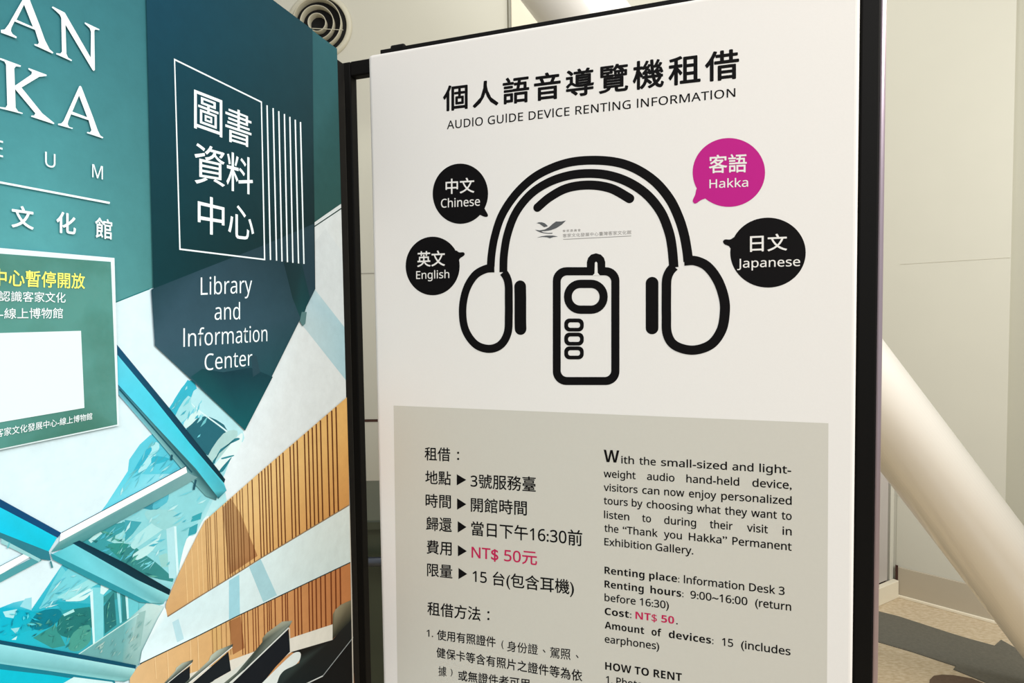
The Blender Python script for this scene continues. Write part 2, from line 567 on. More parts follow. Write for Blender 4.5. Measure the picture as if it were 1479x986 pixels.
# frame behind: posts, rails, feet
PW = 0.027
lpost_r = at_plane(511, 300, RP.P(0, 0, -0.040), RP.n)
ul = (lpost_r - RP.o).dot(RP.u)
zrail = at_plane(512, 87.5, RP.P(0, 0, -0.040), RP.n).z
def post(name, u0, u1, z0, z1, d0, d1, par=wbrd, m=M['black']):
    return box(name, RP.P(u0, z0, d0), RP.u * (u1 - u0), RP.v * (z1 - z0), RP.n * (d1 - d0), m, par, 0.0025)
post('post', ul - 0.022, ul, 0.02, zrail, -0.062, -0.040)
post('post', RW + 0.003, RW + 0.028, 0.02, TOP + 0.06, -0.040, -0.012)
ed = post('edge_strip', RW + 0.0285, RW + 0.0365, 0.02, TOP + 0.06, -0.036, -0.016, m=M['chrome'])
ed['label'] = 'shiny pale metal strip'
post('rail', ul, RW + 0.003, zrail - 0.028, zrail, -0.060, -0.040)
post('rail', ul, RW + 0.003, 0.10, 0.128, -0.060, -0.040)
box('clip', RP.P(0.032, TOP + 0.008, -0.034), RP.u * 0.03, RP.v * 0.015, RP.n * 0.010, M['black2'], wbrd, 0.004, 3)
for uu in (ul - 0.022, RW + 0.002):
    box('foot', RP.P(uu, 0.0, -0.25), RP.u * 0.028, RP.v * 0.02, RP.n * 0.42, M['black'], wbrd, 0.004)

EPS = 0.00012
def rp(pts): return [RP.uv(x, y) for x, y in pts]
# grey box
g = rp([(568.5, 585.5), (1196.5, 611)])
gb = rp([(574, 975), (1194.5, 975)])
def ext(a, b, v): t = (v - a[1]) / (b[1] - a[1]); return (a[0] + (b[0] - a[0]) * t, v)
gp = flat('grey_panel', RP, [[g[0], g[1], ext(g[1], gb[1], 0.45), ext(g[0], gb[0], 0.45)]], EPS, M['greyprint'], wbrd)
gp['label'] = 'grey printed text field'

T1 = (600, 50, 2.958)
text('title', RP, '個人語音導覽機租借', (118, 219, 330, 1383, 56, 188), EPS * 2, M['ink'], wbrd, 'ink', 0.020, 1.22, T1)['label'] = 'bold black Chinese heading'
text('subtitle', RP, 'AUDIO GUIDE DEVICE RENTING INFORMATION', (135, 369, 404, 1367, 229, 265), EPS * 2, M['ink'], wbrd, 'cap', 0.008, 1.04, T1)['label'] = 'English heading in capitals'

# headphones
def Z7(l): return [RP.uv(640 + x / 3.181, 210 + y / 3.181) for x, y in l]
SW = 0.0142
hp = thing('headphone_print', None, None)
hp.parent = wbrd; hp.location = (0, 0, 0)
def stroke(nm, pts, wd, par, d, n=8, cap=True, closed=False, m=M['ink'], sm=True):
    path = smooth_path(pts, n, closed) if sm else pts
    return flat(nm, RP, [ribbon(path, wd, cap)], d, m, par)
stroke('outer_band', Z7([(219, 556), (223, 500), (237, 420), (268, 325), (325, 235), (400, 160), (480, 112), (580, 78), (690, 68), (800, 78), (890, 110), (975, 168), (1040, 245), (1080, 325), (1106, 405), (1121, 485), (1126, 533)]), SW, hp, EPS * 2, cap=False)
stroke('inner_band', Z7([(277, 582), (280, 500), (297, 405), (335, 308), (400, 226), (480, 172), (570, 140), (660, 129), (755, 136), (850, 168), (935, 225), (1000, 305), (1037, 395), (1052, 470), (1060, 560)]), SW, hp, EPS * 3, cap=False)
stroke('under_band', Z7([(434, 285), (490, 238), (570, 196), (670, 182), (770, 197), (857, 244)]), SW * 1.03, hp, EPS * 2)
stroke('ear_cup', Z7([(236, 564), (195, 568), (145, 598), (106, 665), (90, 755), (102, 845), (148, 912), (210, 934), (265, 915), (297, 860), (302, 780), (302, 700), (301, 640), (292, 605), (277, 582)]), SW, hp, EPS * 4, cap=False)
stroke('ear_cup', Z7([(1108, 531), (1160, 530), (1215, 557), (1262, 620), (1290, 700), (1294, 770), (1278, 850), (1228, 915), (1145, 940), (1065, 918), (1030, 865), (1026, 780), (1026, 680), (1028, 615), (1042, 578), (1062, 556)]), SW * 1.02, hp, EPS * 4, cap=False)
stroke('ear_pad', Z7([(354, 648), (355, 700), (355, 800), (356, 842)]), 0.0208, hp, EPS * 2)
stroke('ear_pad', Z7([(960, 632), (960, 700), (960, 780), (960, 839)]), 0.0196, hp, EPS * 2)

# handheld device
dv = thing('device_print', None, None)
dv.parent = wbrd
def Z6(l): return [RP.uv(780 + x / 4.479, 350 + y / 4.479) for x, y in l]
flat('antenna', RP, [Z6([(303, 200), (303, 128), (311, 100), (330, 79), (362, 70), (394, 79), (414, 100), (422, 128), (422, 200)])], EPS * 2, M['ink'], dv)
flat('casing', RP, [Z6(rrect(83, 160, 514, 922, 88)), Z6(rrect(134, 213, 461, 870, 42))], EPS * 3, M['ink'], dv)
flat('antenna_slot', RP, [Z6([(340, 213.5), (353, 200), (355, 132), (363, 124), (371, 132), (373, 196), (388, 213.5)])], EPS * 4, M['white'], dv)
flat('screen', RP, [Z6(rrect(155, 241, 438, 462, 108)), Z6(rrect(206, 295, 385, 408, 55))], EPS * 3, M['ink'], dv)
for y in (492, 583, 672):
    flat('button', RP, [Z6(rrect(157, y, 283, y + 84, 34)), Z6(rrect(182, y + 25, 259, y + 60, 15))], EPS * 3, M['ink'], dv)

# speech bubbles
def bubble(cx, cy, rx, ry, tail, m, big, small, q1, q2, sc, lab):
    pts = [(cx + rx * math.cos(2 * math.pi * k / 64), cy + ry * math.sin(2 * math.pi * k / 64)) for k in range(64)]
    b_ = thing('speech_bubble', None, None)
    b_['label'] = lab
    b_.parent = wbrd
    flat('bubble_shape', RP, [rp(pts)], EPS * 2, m, b_)
    flat('bubble_tail', RP, [rp(smooth_path(tail, 4, True))], EPS * 3, m, b_)
    text('lettering', RP, big, q1, EPS * 4, M['letter_w'], b_, 'cjk', 0.012, 1.0, sc)
    text('lettering', RP, small, q2, EPS * 4, M['letter_w'], b_, 'cap', 0.006, 1.0, sc)
M['letter_w'] = M['white']
S7, S8 = (560, 180, 2.594), (860, 180, 2.594)
def zz(S, l): return [(S[0] + x / S[2], S[1] + y / S[2]) for x, y in l]
bubble(665, 279.7, 40, 43.5, zz(S7, [(330, 325), (345, 337), (363, 345), (374, 344), (375, 336), (365, 318), (350, 290), (320, 290)]), M['ink'], '中文', 'Chinese', (217, 207, 260, 325, 201, 255), (200, 279, 311, 346, 271, 303), S7, 'round black speech bubble reading Chinese')
bubble(625, 384, 39, 42.3, zz(S7, [(255, 472), (268, 478), (284, 478), (289, 485), (284, 492), (272, 500), (262, 512), (245, 500)]), M['ink'], '英文', 'English', (111, 478, 533, 215, 474, 529), (107, 549, 578, 231, 545, 574), S7, 'round black speech bubble reading English')
bubble(1052.7, 249, 52.3, 49.7, zz(S8, [(384, 236), (374, 262), (365, 283), (368, 293), (377, 295), (395, 283), (418, 272), (430, 245)]), M['magenta'], '客語', 'Hakka', (425, 119, 182, 567, 112, 178), (427, 206, 238, 572, 200, 232), S8, 'round magenta speech bubble reading Hakka')
bubble(1109.2, 364.7, 54.5, 50.5, zz(S8, [(524, 422), (505, 430), (485, 430), (478, 438), (484, 448), (500, 455), (508, 464), (530, 460)]), M['ink'], '日文', 'Japanese', (579, 417, 477, 718, 411, 471), (531, 503, 536, 767, 496, 529), S8, 'round black speech bubble reading Japanese')

# museum logo
lg = thing('museum_logo', None, None)
lg.parent = wbrd
lg['label'] = 'small grey bird-like emblem with tiny Chinese lettering'
def Zl(l): return [RP.uv(760 + x / 8.7, 300 + y / 8.7) for x, y in l]
for shp in ([(130, 192), (160, 182), (200, 182), (235, 195), (272, 228), (255, 238), (225, 243), (200, 225), (170, 202)],
            [(110, 275), (170, 283), (235, 272), (285, 245), (330, 205), (375, 172), (440, 172), (500, 160), (450, 210), (380, 255), (310, 282), (240, 293), (190, 293), (215, 308), (270, 316), (335, 314), (325, 326), (270, 326), (200, 316), (150, 298)],
            [(135, 376), (190, 357), (260, 348), (335, 348), (400, 360), (340, 369), (300, 383), (260, 370), (200, 366)]):
    flat('emblem', RP, [Zl(shp)], EPS * 2, M['logo'], lg)
text('lettering', RP, '客家委員會', (460, 278, 305, 685, 265, 297), EPS * 2, M['logo2'], lg, 'cjk', 0.0, 1.4, (760, 300, 8.7))
text('lettering', RP, '客家文化發展中心臺灣客家文化館', (460, 330, 373, 1320, 283, 332), EPS * 2, M['logo2'], lg, 'cjk', 0.0, 1.05, (760, 300, 8.7))
flat('underline', RP, [Zl([(465, 393), (1320, 350), (1320, 357), (465, 400)])], EPS * 2, M['logo2'], lg)

# left column of text
S3, S4 = (560, 570, 4.2867), (560, 770, 4.5633)
zh = thing('chinese_text', None, None); zh.parent = wbrd
zh['label'] = 'column of black Chinese rental details'
def row(S, s, q, m='ink', b=0.010, sp=1.0, mode='cjk'):
    text('lettering', RP, s, q, EPS * 3, M[m], zh, mode, b, sp, S)
def tri(S, pts):
    flat('arrow_mark', RP, [[RP.uv(*p) for p in zz(S, pts)]], EPS * 3, M['ink'], zh)
def dot(S, x0, y0, x1, y1, par=None):
    k = 6
    flat('colon_dot', RP, [[RP.uv(*p) for p in zz(S, rrect(x0, y0, x1, y1, (x1 - x0) * 0.4, 3))]], EPS * 3, M['ink'], zh)
row(S3, '租借', (229, 326, 405, 388, 331, 412))
dot(S3, 430, 352, 443, 365); dot(S3, 430, 390, 443, 403)
row(S3, '地點', (233, 471, 551, 392, 478, 560)); tri(S3, [(428, 491), (428, 560), (487, 526)])
row(S3, '3號服務臺', (513, 492, 573, 917, 512, 601))
row(S3, '時間', (235, 615, 695, 392, 623, 704)); tri(S3, [(430, 640), (430, 711), (487, 677)])
row(S3, '開館時間', (515, 639, 722, 862, 661, 747))
row(S3, '歸還', (238, 757, 838, 398, 766, 850)); tri(S3, [(434, 781), (434, 852), (488, 818)])
row(S3, '當日下午16:30前', (518, 785, 868, 1205, 844, 938))
row(S4, '費用', (257, 47, 133, 422, 58, 147)); tri(S4, [(463, 77), (463, 151), (522, 117)])
row(S4, 'NT$ 50元', (553, 80, 166, 985, 120, 211), 'pink', 0.012)
row(S4, '限量', (260, 199, 281, 427, 212, 298)); tri(S4, [(467, 227), (467, 301), (524, 267)])
row(S4, '15 台(包含耳機)', (560, 238, 324, 1228, 312, 405))
row(S4, '租借方法', (262, 452, 536, 612, 491, 578))
dot(S4, 657, 512, 671, 527); dot(S4, 657, 556, 671, 571)
row(S4, '1.', (257, 634, 678, 300, 638, 682), b=0.012, mode='cap')
row(S4, '使用有照證件', (325, 636, 700, 712, 685, 751), b=0.012, sp=1.02)
row(S4, '(', (750, 704, 762, 764, 704, 762), mode='ink')
row(S4, '身份證', (787, 709, 776, 990, 735, 800), b=0.006)
row(S4, '、', (1022, 764, 784, 1040, 766, 786), mode='ink')
row(S4, '駕照', (1070, 750, 818, 1205, 764, 834), b=0.006)
row(S4, '、', (1240, 799, 820, 1258, 801, 822), mode='ink')
row(S4, '健保卡等含有照片之證件等為依', (322, 752, 815, 1282, 905, 977), b=0.012, sp=1.04)
row(S4, '據', (335, 877, 938, 388, 880, 944), b=0.006)
row(S4, ')', (415, 892, 942, 428, 892, 942), mode='ink')
row(S4, '或無證件者可用', (465, 903, 968, 935, 962, 1030), b=0.012, sp=1.02)

# right column
en = thing('english_text', None, None); en.parent = wbrd
en['label'] = 'column of black English rental details'
S5, S6 = (850, 620, 4.2257), (850, 800, 4.2257)
def words(S, ws, x0, y0, x1, y1, bold=0.0145, cl=43, cr=48):
    for w_ in ws:
        s, a, c = w_[:3]
        bb = w_[3] if len(w_) > 3 else bold
        mm = w_[4] if len(w_) > 4 else 'ink'
        f = lambda x: y0 + (y1 - y0) * (x - x0) / (x1 - x0)
        h = lambda x: cl + (cr - cl) * (x - 95) / 1145
        text('lettering', RP, s, (a, f(a) - h(a), f(a), c, f(c) - h(c), f(c)), EPS * 3, M[mm], en, 'cap', bb, 1.0, S)
BD = 0.022
text('lettering', RP, 'W', (93, 123, 197, 188, 128, 203), EPS * 3, M['ink'], en, 'cap', 0.03, 1.0, S5)
words(S5, [('ith', 200, 278), ('the', 310, 411), ('small-sized', 443, 845), ('and', 878, 1007), ('light-', 1043, 1237)], 200, 206, 1237, 270)
words(S5, [('weight', 93, 288), ('audio', 357, 525), ('hand-held', 597, 920), ('device,', 1000, 1240)], 93, 290, 1240, 363)
words(S5, [('visitors', 93, 300), ('can', 328, 433), ('now', 462, 585), ('enjoy', 613, 780), ('personalized', 810, 1240)], 93, 373, 1240, 459)
words(S5, [('tours', 93, 240), ('by', 264, 330), ('choosing', 355, 635), ('what', 660, 806), ('they', 832, 968), ('want', 993, 1150), ('to', 1178, 1240)], 93, 454, 1240, 552)
words(S5, [('listen', 95, 249), ('to', 327, 382), ('during', 462, 657), ('their', 740, 880), ('visit', 967, 1095), ('in', 1184, 1240)], 95, 540, 1240, 646)
words(S5, [('the', 97, 183), ('“Thank', 209, 422), ('you', 460, 570), ('Hakka”', 612, 846), ('Permanent', 878, 1240)], 97, 622, 1240, 739)
words(S5, [('Exhibition', 97, 385), ('Gallery.', 409, 640)], 97, 705, 640, 762)
words(S6, [('Renting place:', 98, 555, BD), ('Information Desk 3', 582, 1197)], 97, 118, 1197, 249)
words(S6, [('Renting', 98, 337, BD), ('hours:', 378, 580, BD), ('9:00~16:00', 622, 970), ('(return', 1017, 1237)], 97, 202, 1237, 345)
words(S6, [('before 16:30)', 98, 491)], 97, 284, 492, 333)
words(S6, [('Cost:', 99, 262, BD), ('NT$ 50', 287, 523, 0.016, 'pink'), ('.', 535, 545, 0.01)], 97, 368, 523, 425)
words(S6, [('Amount', 99, 340, BD), ('of', 385, 445, BD), ('devices:', 490, 763, BD), ('15', 815, 883), ('(includes', 931, 1233)], 97, 452, 1233, 617)
words(S6, [('earphones)', 99, 432)], 97, 537, 432, 583)
words(S6, [('HOW TO RENT', 102, 570, BD)], 102, 703, 570, 775, cl=46, cr=50)
words(S6, [('1. Photo', 107, 330)], 107, 785, 330, 820)

# ================================================================== TEAL BOARD
tb = thing('poster_board', 'tall board with a teal library photo poster and white museum lettering', 'sign', tuple(LP.P(-LW / 2, 0, -0.02)))
box('board_core', LP.P(-LW, BOT, -0.022), LP.u * LW, LP.v * (TOP - BOT), LP.n * 0.022, M['sheetw'], tb, 0.0015, 1)
box('post', LP.P(0.0012, 0.02, -0.030), LP.u * 0.026, LP.v * (TOP - 0.035), LP.n * 0.026, M['black2'], tb, 0.0025)
box('post', LP.P(-LW - 0.027, 0.02, -0.030), LP.u * 0.026, LP.v * (TOP - 0.02), LP.n * 0.026, M['black'], tb, 0.0025)
box('rail', LP.P(-LW, TOP - 0.05, -0.046), LP.u * LW, LP.v * 0.028, LP.n * 0.0235, M['black'], tb, 0.002)
box('rail', LP.P(-LW, 0.10, -0.046), LP.u * (LW), LP.v * 0.028, LP.n * 0.022, M['black'], tb, 0.002)
for uu in (-LW - 0.027, -0.02):
    box('foot', LP.P(uu, 0.0, -0.30), LP.u * 0.028, LP.v * 0.02, LP.n * 0.44, M['black'], tb, 0.004)

ART = []           # polygons of the printed photograph: (points in photo px, colours)
def art(pts, *cols, S=None):
    """cols: one colour, or one per point"""
    if S: pts = zz(S, pts)
    cols = list(cols)
    if len(cols) == 1: cols = cols * len(pts)
    ART.append(('p', [(p[0], p[1]) for p in pts], cols))
def grid(x0, x1, nx, yf0, yf1, ny, cf, inside=None):
    """a grid of small cells with smoothly varying print colour"""
    ART.append(('g', (x0, x1, nx, yf0, yf1, ny), cf))
def artline(a, b, wpx, col, S=None, col2=None):
    if S: a, b = zz(S, [a, b])
    dx, dy = b[0] - a[0], b[1] - a[1]
    l = math.hypot(dx, dy)
    nx, ny = -dy / l * wpx / 2, dx / l * wpx / 2
    c2 = col2 or col
    ART.append(('p', [(a[0] + nx, a[1] + ny), (b[0] + nx, b[1] + ny), (b[0] - nx, b[1] - ny), (a[0] - nx, a[1] - ny)], [col, c2, c2, col]))

Z1, Z2, Z3, Z4, Z5, Z6s, Z8 = (0, 640, 4.93), (0, 800, 5.3), (160, 480, 4.93), (180, 640, 4.93), (180, 800, 5.3), (340, 800, 5.3), (360, 560, 3.79)
ZP = (200, 350, 2.989)
def lerp(a, b, t):
    t = max(0, min(1, t)); return tuple(a[i] + (b[i] - a[i]) * t for i in range(3))
# sky and white walls of the library photo
art([(-260, -300), (520, -300), (520, 1500), (-260, 1500)], (212, 236, 246))
art([(350, 300), (520, 280), (520, 600), (380, 700), (300, 760)], (210, 221, 226), (206, 214, 216), (206, 214, 216), (212, 222, 226), (220, 235, 242))
# teal ceiling, one gradient
def bnd(x):
    xs = [(-260, 590), (0, 500), (165, 437), (215, 418), (290, 388), (440, 331), (488, 297), (530, 274)]
    for (a, ya), (b2, yb) in zip(xs, xs[1:]):
        if x <= b2: return ya + (yb - ya) * (x - a) / (b2 - a)
    return xs[-1][1]
def teal(x, y):
    t = (y / max(60.0, bnd(x)))
    a = lerp((62, 128, 138), (104, 180, 186), t)
    k = max(0, (x - 60) / 330)
    b_ = lerp((50, 98, 108), (48, 88, 86), t)
    return lerp(a, b_, min(1, k * 0.85))
grid(-260, 530, 40, lambda x: -300, bnd, 24, teal)
artline((150, 443), (216, 417), 1.6, (40, 120, 125))
artline((448, 331), (530, 276), 1.6, (28, 60, 58))
# shade strip on the right wall of the photo
art([(448, 431), (454, 417), (505, 482), (505, 556), (433, 465)], (172, 200, 210), (180, 206, 214), (160, 194, 205), (160, 194, 205), (182, 204, 210))
art([(454, 350), (470, 330), (520, 400), (520, 500), (454, 417)], (204, 214, 218))
# wrapped scaffold: big translucent cyan zone
art([(271, 548), (352, 622), (345, 632), (322, 690), (328, 728), (294, 752), (271, 798), (251, 840), (236, 872), (150, 900), (43, 883), (89, 816), (154, 727), (200, 656)],
    (70, 190, 220), (190, 228, 236), (190, 228, 236), (150, 212, 224), (180, 226, 232), (190, 230, 236), (180, 226, 232), (150, 214, 222), (120, 200, 210), (60, 180, 195), (40, 180, 205), (90, 200, 220), (110, 210, 230), (70, 200, 225))
for pts, c in (([(545, 345), (610, 390), (570, 520), (440, 640), (420, 540)], (60, 180, 205)),
               ([(550, 450), (590, 540), (490, 650), (460, 590)], (160, 218, 228)),
               ([(615, 395), (760, 480), (940, 705), (900, 780), (640, 590), (570, 500)], (176, 222, 232)),
               ([(540, 680), (600, 620), (700, 600), (830, 700), (700, 880), (560, 740)], (44, 108, 124)),
               ([(600, 560), (640, 580), (540, 680), (520, 640)], (200, 232, 236)),
               ([(570, 500), (625, 560), (800, 690), (850, 740), (830, 700), (640, 560)], (205, 235, 240)),
               ([(800, 720), (900, 700), (870, 790), (720, 930), (690, 880)], (170, 208, 210)),
               ([(900, 740), (940, 730), (900, 850), (780, 986), (730, 980), (740, 940)], (215, 235, 238)),
               ([(880, 755), (915, 762), (780, 830), (740, 930), (725, 915), (800, 830)], (50, 130, 145)),
               ([(790, 892), (870, 872), (868, 882), (795, 902)], (50, 140, 155)),
               ([(830, 915), (860, 890), (800, 986), (770, 986)], (40, 125, 140)),
               ([(280, 730), (420, 860), (560, 986), (120, 986)], (96, 200, 222)),
               ([(300, 790), (345, 820), (240, 986), (195, 986)], (170, 226, 236)),
               ([(300, 880), (420, 900), (300, 940)], (60, 180, 205)),
               ([(255, 830), (290, 840), (190, 986), (160, 986)], (60, 180, 208))):
    art(smooth_path(pts, 3, True), c, S=Z3)
# second bay under the white beam
for pts, c in (([(-380, 700), (0, 505), (240, 400), (440, 260), (530, 230), (620, 340), (540, 520), (440, 700), (350, 960), (0, 880), (-400, 720)], (140, 208, 218)),
               ([(-340, 690), (-230, 640), (-150, 560), (0, 560), (40, 640), (-20, 760), (60, 860), (0, 900), (-200, 790)], (64, 158, 168)),
               ([(-260, 690), (-180, 620), (-160, 640), (-240, 710)], (180, 226, 230)),
               ([(-130, 690), (0, 620), (60, 680), (0, 740)], (150, 212, 216)),
               ([(-120, 720), (40, 720), (150, 820), (60, 880), (-60, 800)], (54, 146, 142)),
               ([(60, 455), (200, 420), (280, 420), (220, 475), (140, 465)], (60, 150, 170)),
               ([(0, 545), (120, 560), (60, 640), (0, 700)], (70, 165, 180)),
               ([(20, 700), (200, 560), (290, 600), (60, 760)], (170, 222, 228)),
               ([(150, 480), (350, 480), (400, 560), (300, 620), (180, 560)], (150, 208, 214)),
               ([(0, 740), (120, 780), (260, 880), (340, 986), (0, 880)], (60, 140, 142)),
               ([(240, 800), (300, 780), (330, 880), (260, 880)], (150, 205, 205)),
               ([(295, 610), (350, 590), (365, 960), (315, 960)], (175, 222, 232)),
               ([(350, 590), (366, 590), (385, 930), (368, 960)], (205, 238, 244)),
               ([(480, 520), (550, 490), (540, 540), (470, 560)], (60, 165, 180)),
               ([(460, 600), (520, 570), (510, 640), (450, 660)], (60, 160, 175)),
               ([(360, 260), (480, 250), (330, 330), (300, 420), (200, 470), (230, 380)], (90, 185, 205)),
               ([(440, 680), (500, 650), (560, 540), (600, 520), (540, 620), (480, 760), (400, 900), (390, 870)], (225, 240, 244)),
               ([(60, 790), (200, 700), (260, 640), (200, 760), (90, 830)], (185, 228, 232))):
    art(smooth_path(pts, 3, True) if len(pts) > 4 else pts, c, S=Z4)
# hills below on the left
art([(0, 410), (100, 370), (210, 345), (240, 440), (400, 420), (700, 390), (870, 270), (1060, 290), (1060, 850), (600, 770), (0, 665), (-900, 560), (-900, 400)],
    (20, 180, 210), (90, 200, 220), (120, 205, 222), (10, 175, 200), (20, 160, 180), (60, 140, 140), (60, 150, 155), (70, 160, 170), (80, 150, 150), (60, 150, 145), (20, 190, 215), (20, 190, 215), (20, 190, 215), S=Z2)
for pts, c in (([(20, 440), (130, 420), (100, 490), (40, 480)], (170, 225, 235)), ([(80, 570), (150, 560), (120, 610)], (150, 215, 225)), ([(85, 655), (130, 625), (120, 655)], (190, 235, 240)),
               ([(190, 340), (240, 330), (240, 430), (150, 400)], (150, 215, 230)),
               ([(300, 440), (440, 420), (470, 480), (380, 560), (280, 580), (220, 540)], (10, 130, 150)),
               ([(250, 640), (420, 540), (500, 700), (400, 720)], (60, 150, 145)), ([(470, 470), (680, 400), (700, 560), (560, 640), (440, 600)], (40, 125, 125)),
               ([(480, 460), (560, 420), (570, 440), (490, 475)], (170, 225, 228)), ([(560, 600), (680, 540), (690, 660), (600, 740), (520, 720)], (78, 160, 150)),
               ([(300, 420), (360, 330), (540, 90), (640, 170), (700, 200), (480, 330)], (120, 208, 222)),
               ([(500, 350), (690, 260), (700, 290), (640, 350), (560, 360)], (200, 236, 240)), ([(400, 360), (700, 380), (700, 400), (480, 430)], (40, 170, 190)),
               ([(430, 330), (680, 190), (760, 220), (520, 350)], (150, 218, 226)), ([(470, 90), (500, 130), (360, 340), (310, 390)], (110, 205, 220)),
               ([(790, 400), (870, 290), (890, 540), (800, 610)], (45, 120, 125)), ([(930, 300), (965, 300), (975, 500), (935, 520)], (55, 135, 140)),
               ([(690, 255), (790, 255), (790, 640), (715, 690)], (128, 210, 222)), ([(685, 270), (708, 270), (725, 680), (710, 690)], (205, 240, 245)),
               ([(770, 225), (850, 245), (790, 310), (765, 300)], (205, 238, 242)),
               ([(890, 270), (915, 280), (930, 520), (915, 530)], (150, 220, 232)), ([(955, 290), (975, 300), (985, 490), (970, 500)], (190, 235, 242)), ([(975, 300), (1060, 300), (1055, 450), (985, 490)], (110, 200, 212)),
               ([(600, 765), (1060, 455), (1060, 850)], (112, 172, 176))):
    art(smooth_path(pts, 3, True) if len(pts) > 4 else pts, c, S=Z2)
art([(0, 520), (170, 370), (300, 400), (90, 865), (-20, 860)], (110, 180, 186), (190, 222, 224), (196, 222, 222), (140, 184, 184), (120, 170, 170), S=Z5)
art([(100, 450), (160, 430), (120, 700), (40, 760)], (150, 190, 190), S=Z5)
artline((600, 765), (1060, 455), 1.4, (190, 225, 225), S=Z2)
# fine print texture: folds of the wrapping and foliage of the hill, as they are in the printed picture
def inside(p, poly):
    c = False
    for i in range(len(poly)):
        (x1, y1), (x2, y2) = poly[i - 1], poly[i]
        if (y1 > p[1]) != (y2 > p[1]) and p[0] < (x2 - x1) * (p[1] - y1) / (y2 - y1) + x1: c = not c
    return c
def streaks(poly, n, ln, wd, ang, spread, cols):
    xs = [p[0] for p in poly]; ys = [p[1] for p in poly]
    k = 0
    while k < n:
        p = (random.uniform(min(xs), max(xs)), random.uniform(min(ys), max(ys)))
        a = math.radians(ang + random.uniform(-spread, spread))
        l = ln * random.uniform(0.4, 1.3)
        e = (p[0] + math.cos(a) * l, p[1] - math.sin(a) * l)
        if inside(p, poly) and inside(e, poly):
            w_ = wd * random.uniform(0.4, 1.3)
            m_ = ((p[0] + e[0]) / 2 + math.sin(a) * w_, (p[1] + e[1]) / 2 + math.cos(a) * w_)
            m2 = ((p[0] + e[0]) / 2 - math.sin(a) * w_ * 0.4, (p[1] + e[1]) / 2 - math.cos(a) * w_ * 0.4)
            art([p, m_, e, m2], random.choice(cols))
            k += 1
BL = [(96, 190, 210), (120, 206, 220), (150, 216, 226), (180, 226, 232), (78, 176, 196), (112, 190, 200)]
GR = [(44, 128, 130), (60, 146, 140), (84, 164, 154), (38, 116, 122), (70, 152, 150), (100, 176, 164)]
CY = [(24, 176, 200), (14, 150, 176), (40, 190, 212), (20, 136, 156), (90, 204, 220)]
streaks([(270, 550), (312, 590), (290, 640), (250, 600), (245, 590)], 16, 16, 2.2, 58, 22, BL)
streaks([(218, 630), (275, 682), (262, 676), (160, 722), (156, 727), (200, 656)], 26, 22, 2.0, 50, 25, BL)
streaks([(300, 712), (318, 728), (280, 770), (262, 800), (245, 850), (210, 830), (120, 790), (180, 745), (265, 700)], 46, 20, 2.2, 40, 25, BL)
streaks([(112, 782), (165, 752), (210, 800), (240, 846), (180, 815)], 22, 15, 2.2, 20, 40, GR)
streaks([(90, 820), (150, 845), (125, 860), (60, 880), (50, 880)], 22, 20, 1.8, 30, 25, BL)
streaks([(30, 885), (90, 880), (132, 880), (132, 925), (110, 940), (40, 925)], 50, 11, 1.8, 35, 50, GR)
streaks([(-40, 885), (40, 880), (60, 890), (40, 920), (-40, 915)], 34, 11, 2.0, 30, 60, CY)
streaks([(150, 870), (166, 855), (168, 900), (152, 915)], 12, 8, 1.4, 60, 40, GR)
streaks([(185, 905), (225, 880), (190, 955), (120, 942)], 30, 12, 1.4, 55, 15, [(128, 178, 178), (150, 190, 188), (108, 166, 168), (170, 200, 196)])
# beams
art([(167, 497), (244, 590), (313, 677), (324, 692), (322, 698), (306, 682), (215, 568), (168, 513)], (26, 84, 118), (24, 70, 90), (16, 50, 60), (16, 50, 60), (16, 50, 60), (20, 60, 75), (24, 80, 110), (26, 90, 125))
art([(168, 512), (215, 568), (273, 640), (322, 697), (326, 708), (314, 720), (306, 709), (282, 677), (222, 613), (169, 555)], (100, 205, 228), (84, 206, 230), (70, 200, 222), (86, 196, 214), (80, 170, 186), (40, 90, 100), (90, 195, 210), (80, 200, 222), (70, 205, 230), (90, 205, 232))
art([(169, 555), (222, 613), (282, 677), (312, 716), (311, 722), (296, 716), (272, 690), (227, 636), (170, 570)], (30, 100, 125), (60, 110, 118), (70, 125, 132), (50, 95, 102), (60, 110, 118), (110, 165, 170), (110, 170, 178), (130, 190, 198), (110, 190, 210))
artline((171, 562), (276, 682), 2.2, (34, 88, 102))
art([(0, 871), (160, 785), (225, 795), (0, 930), (-300, 1090), (-300, 1030)], (232, 248, 252), S=Z1)
art([(0, 928), (235, 808), (290, 832), (0, 985), (-300, 1140), (-300, 1085)], (84, 160, 170), S=Z1)
artline((-100, 920), (160, 785), 0.8, (70, 120, 130), S=Z1)
art([(86, 769), (267, 673), (269, 682), (84, 783)], (236, 248, 250))
artline((87, 769), (267, 673), 1.0, (20, 70, 90))
art([(84, 782), (269, 682), (284, 689), (270, 698), (112, 785), (72, 797)], (120, 172, 176), (122, 165, 170), (120, 160, 165), (120, 165, 168), (70, 140, 145), (80, 150, 155))
art([(-200, 625), (0, 732), (81, 776), (68, 797), (0, 769), (-200, 690)], (20, 190, 225), (36, 200, 232), (20, 200, 230), (20, 190, 215), (20, 200, 235), (20, 200, 235))
art([(-200, 612), (0, 721), (87, 769), (82, 776), (0, 733), (-200, 628)], (20, 80, 125))
art([(-200, 690), (0, 769), (69, 796), (72, 809), (57, 807), (0, 777), (-200, 700)], (50, 128, 145))
art([(0, 777), (57, 807), (55, 811), (0, 784)], (150, 205, 212))
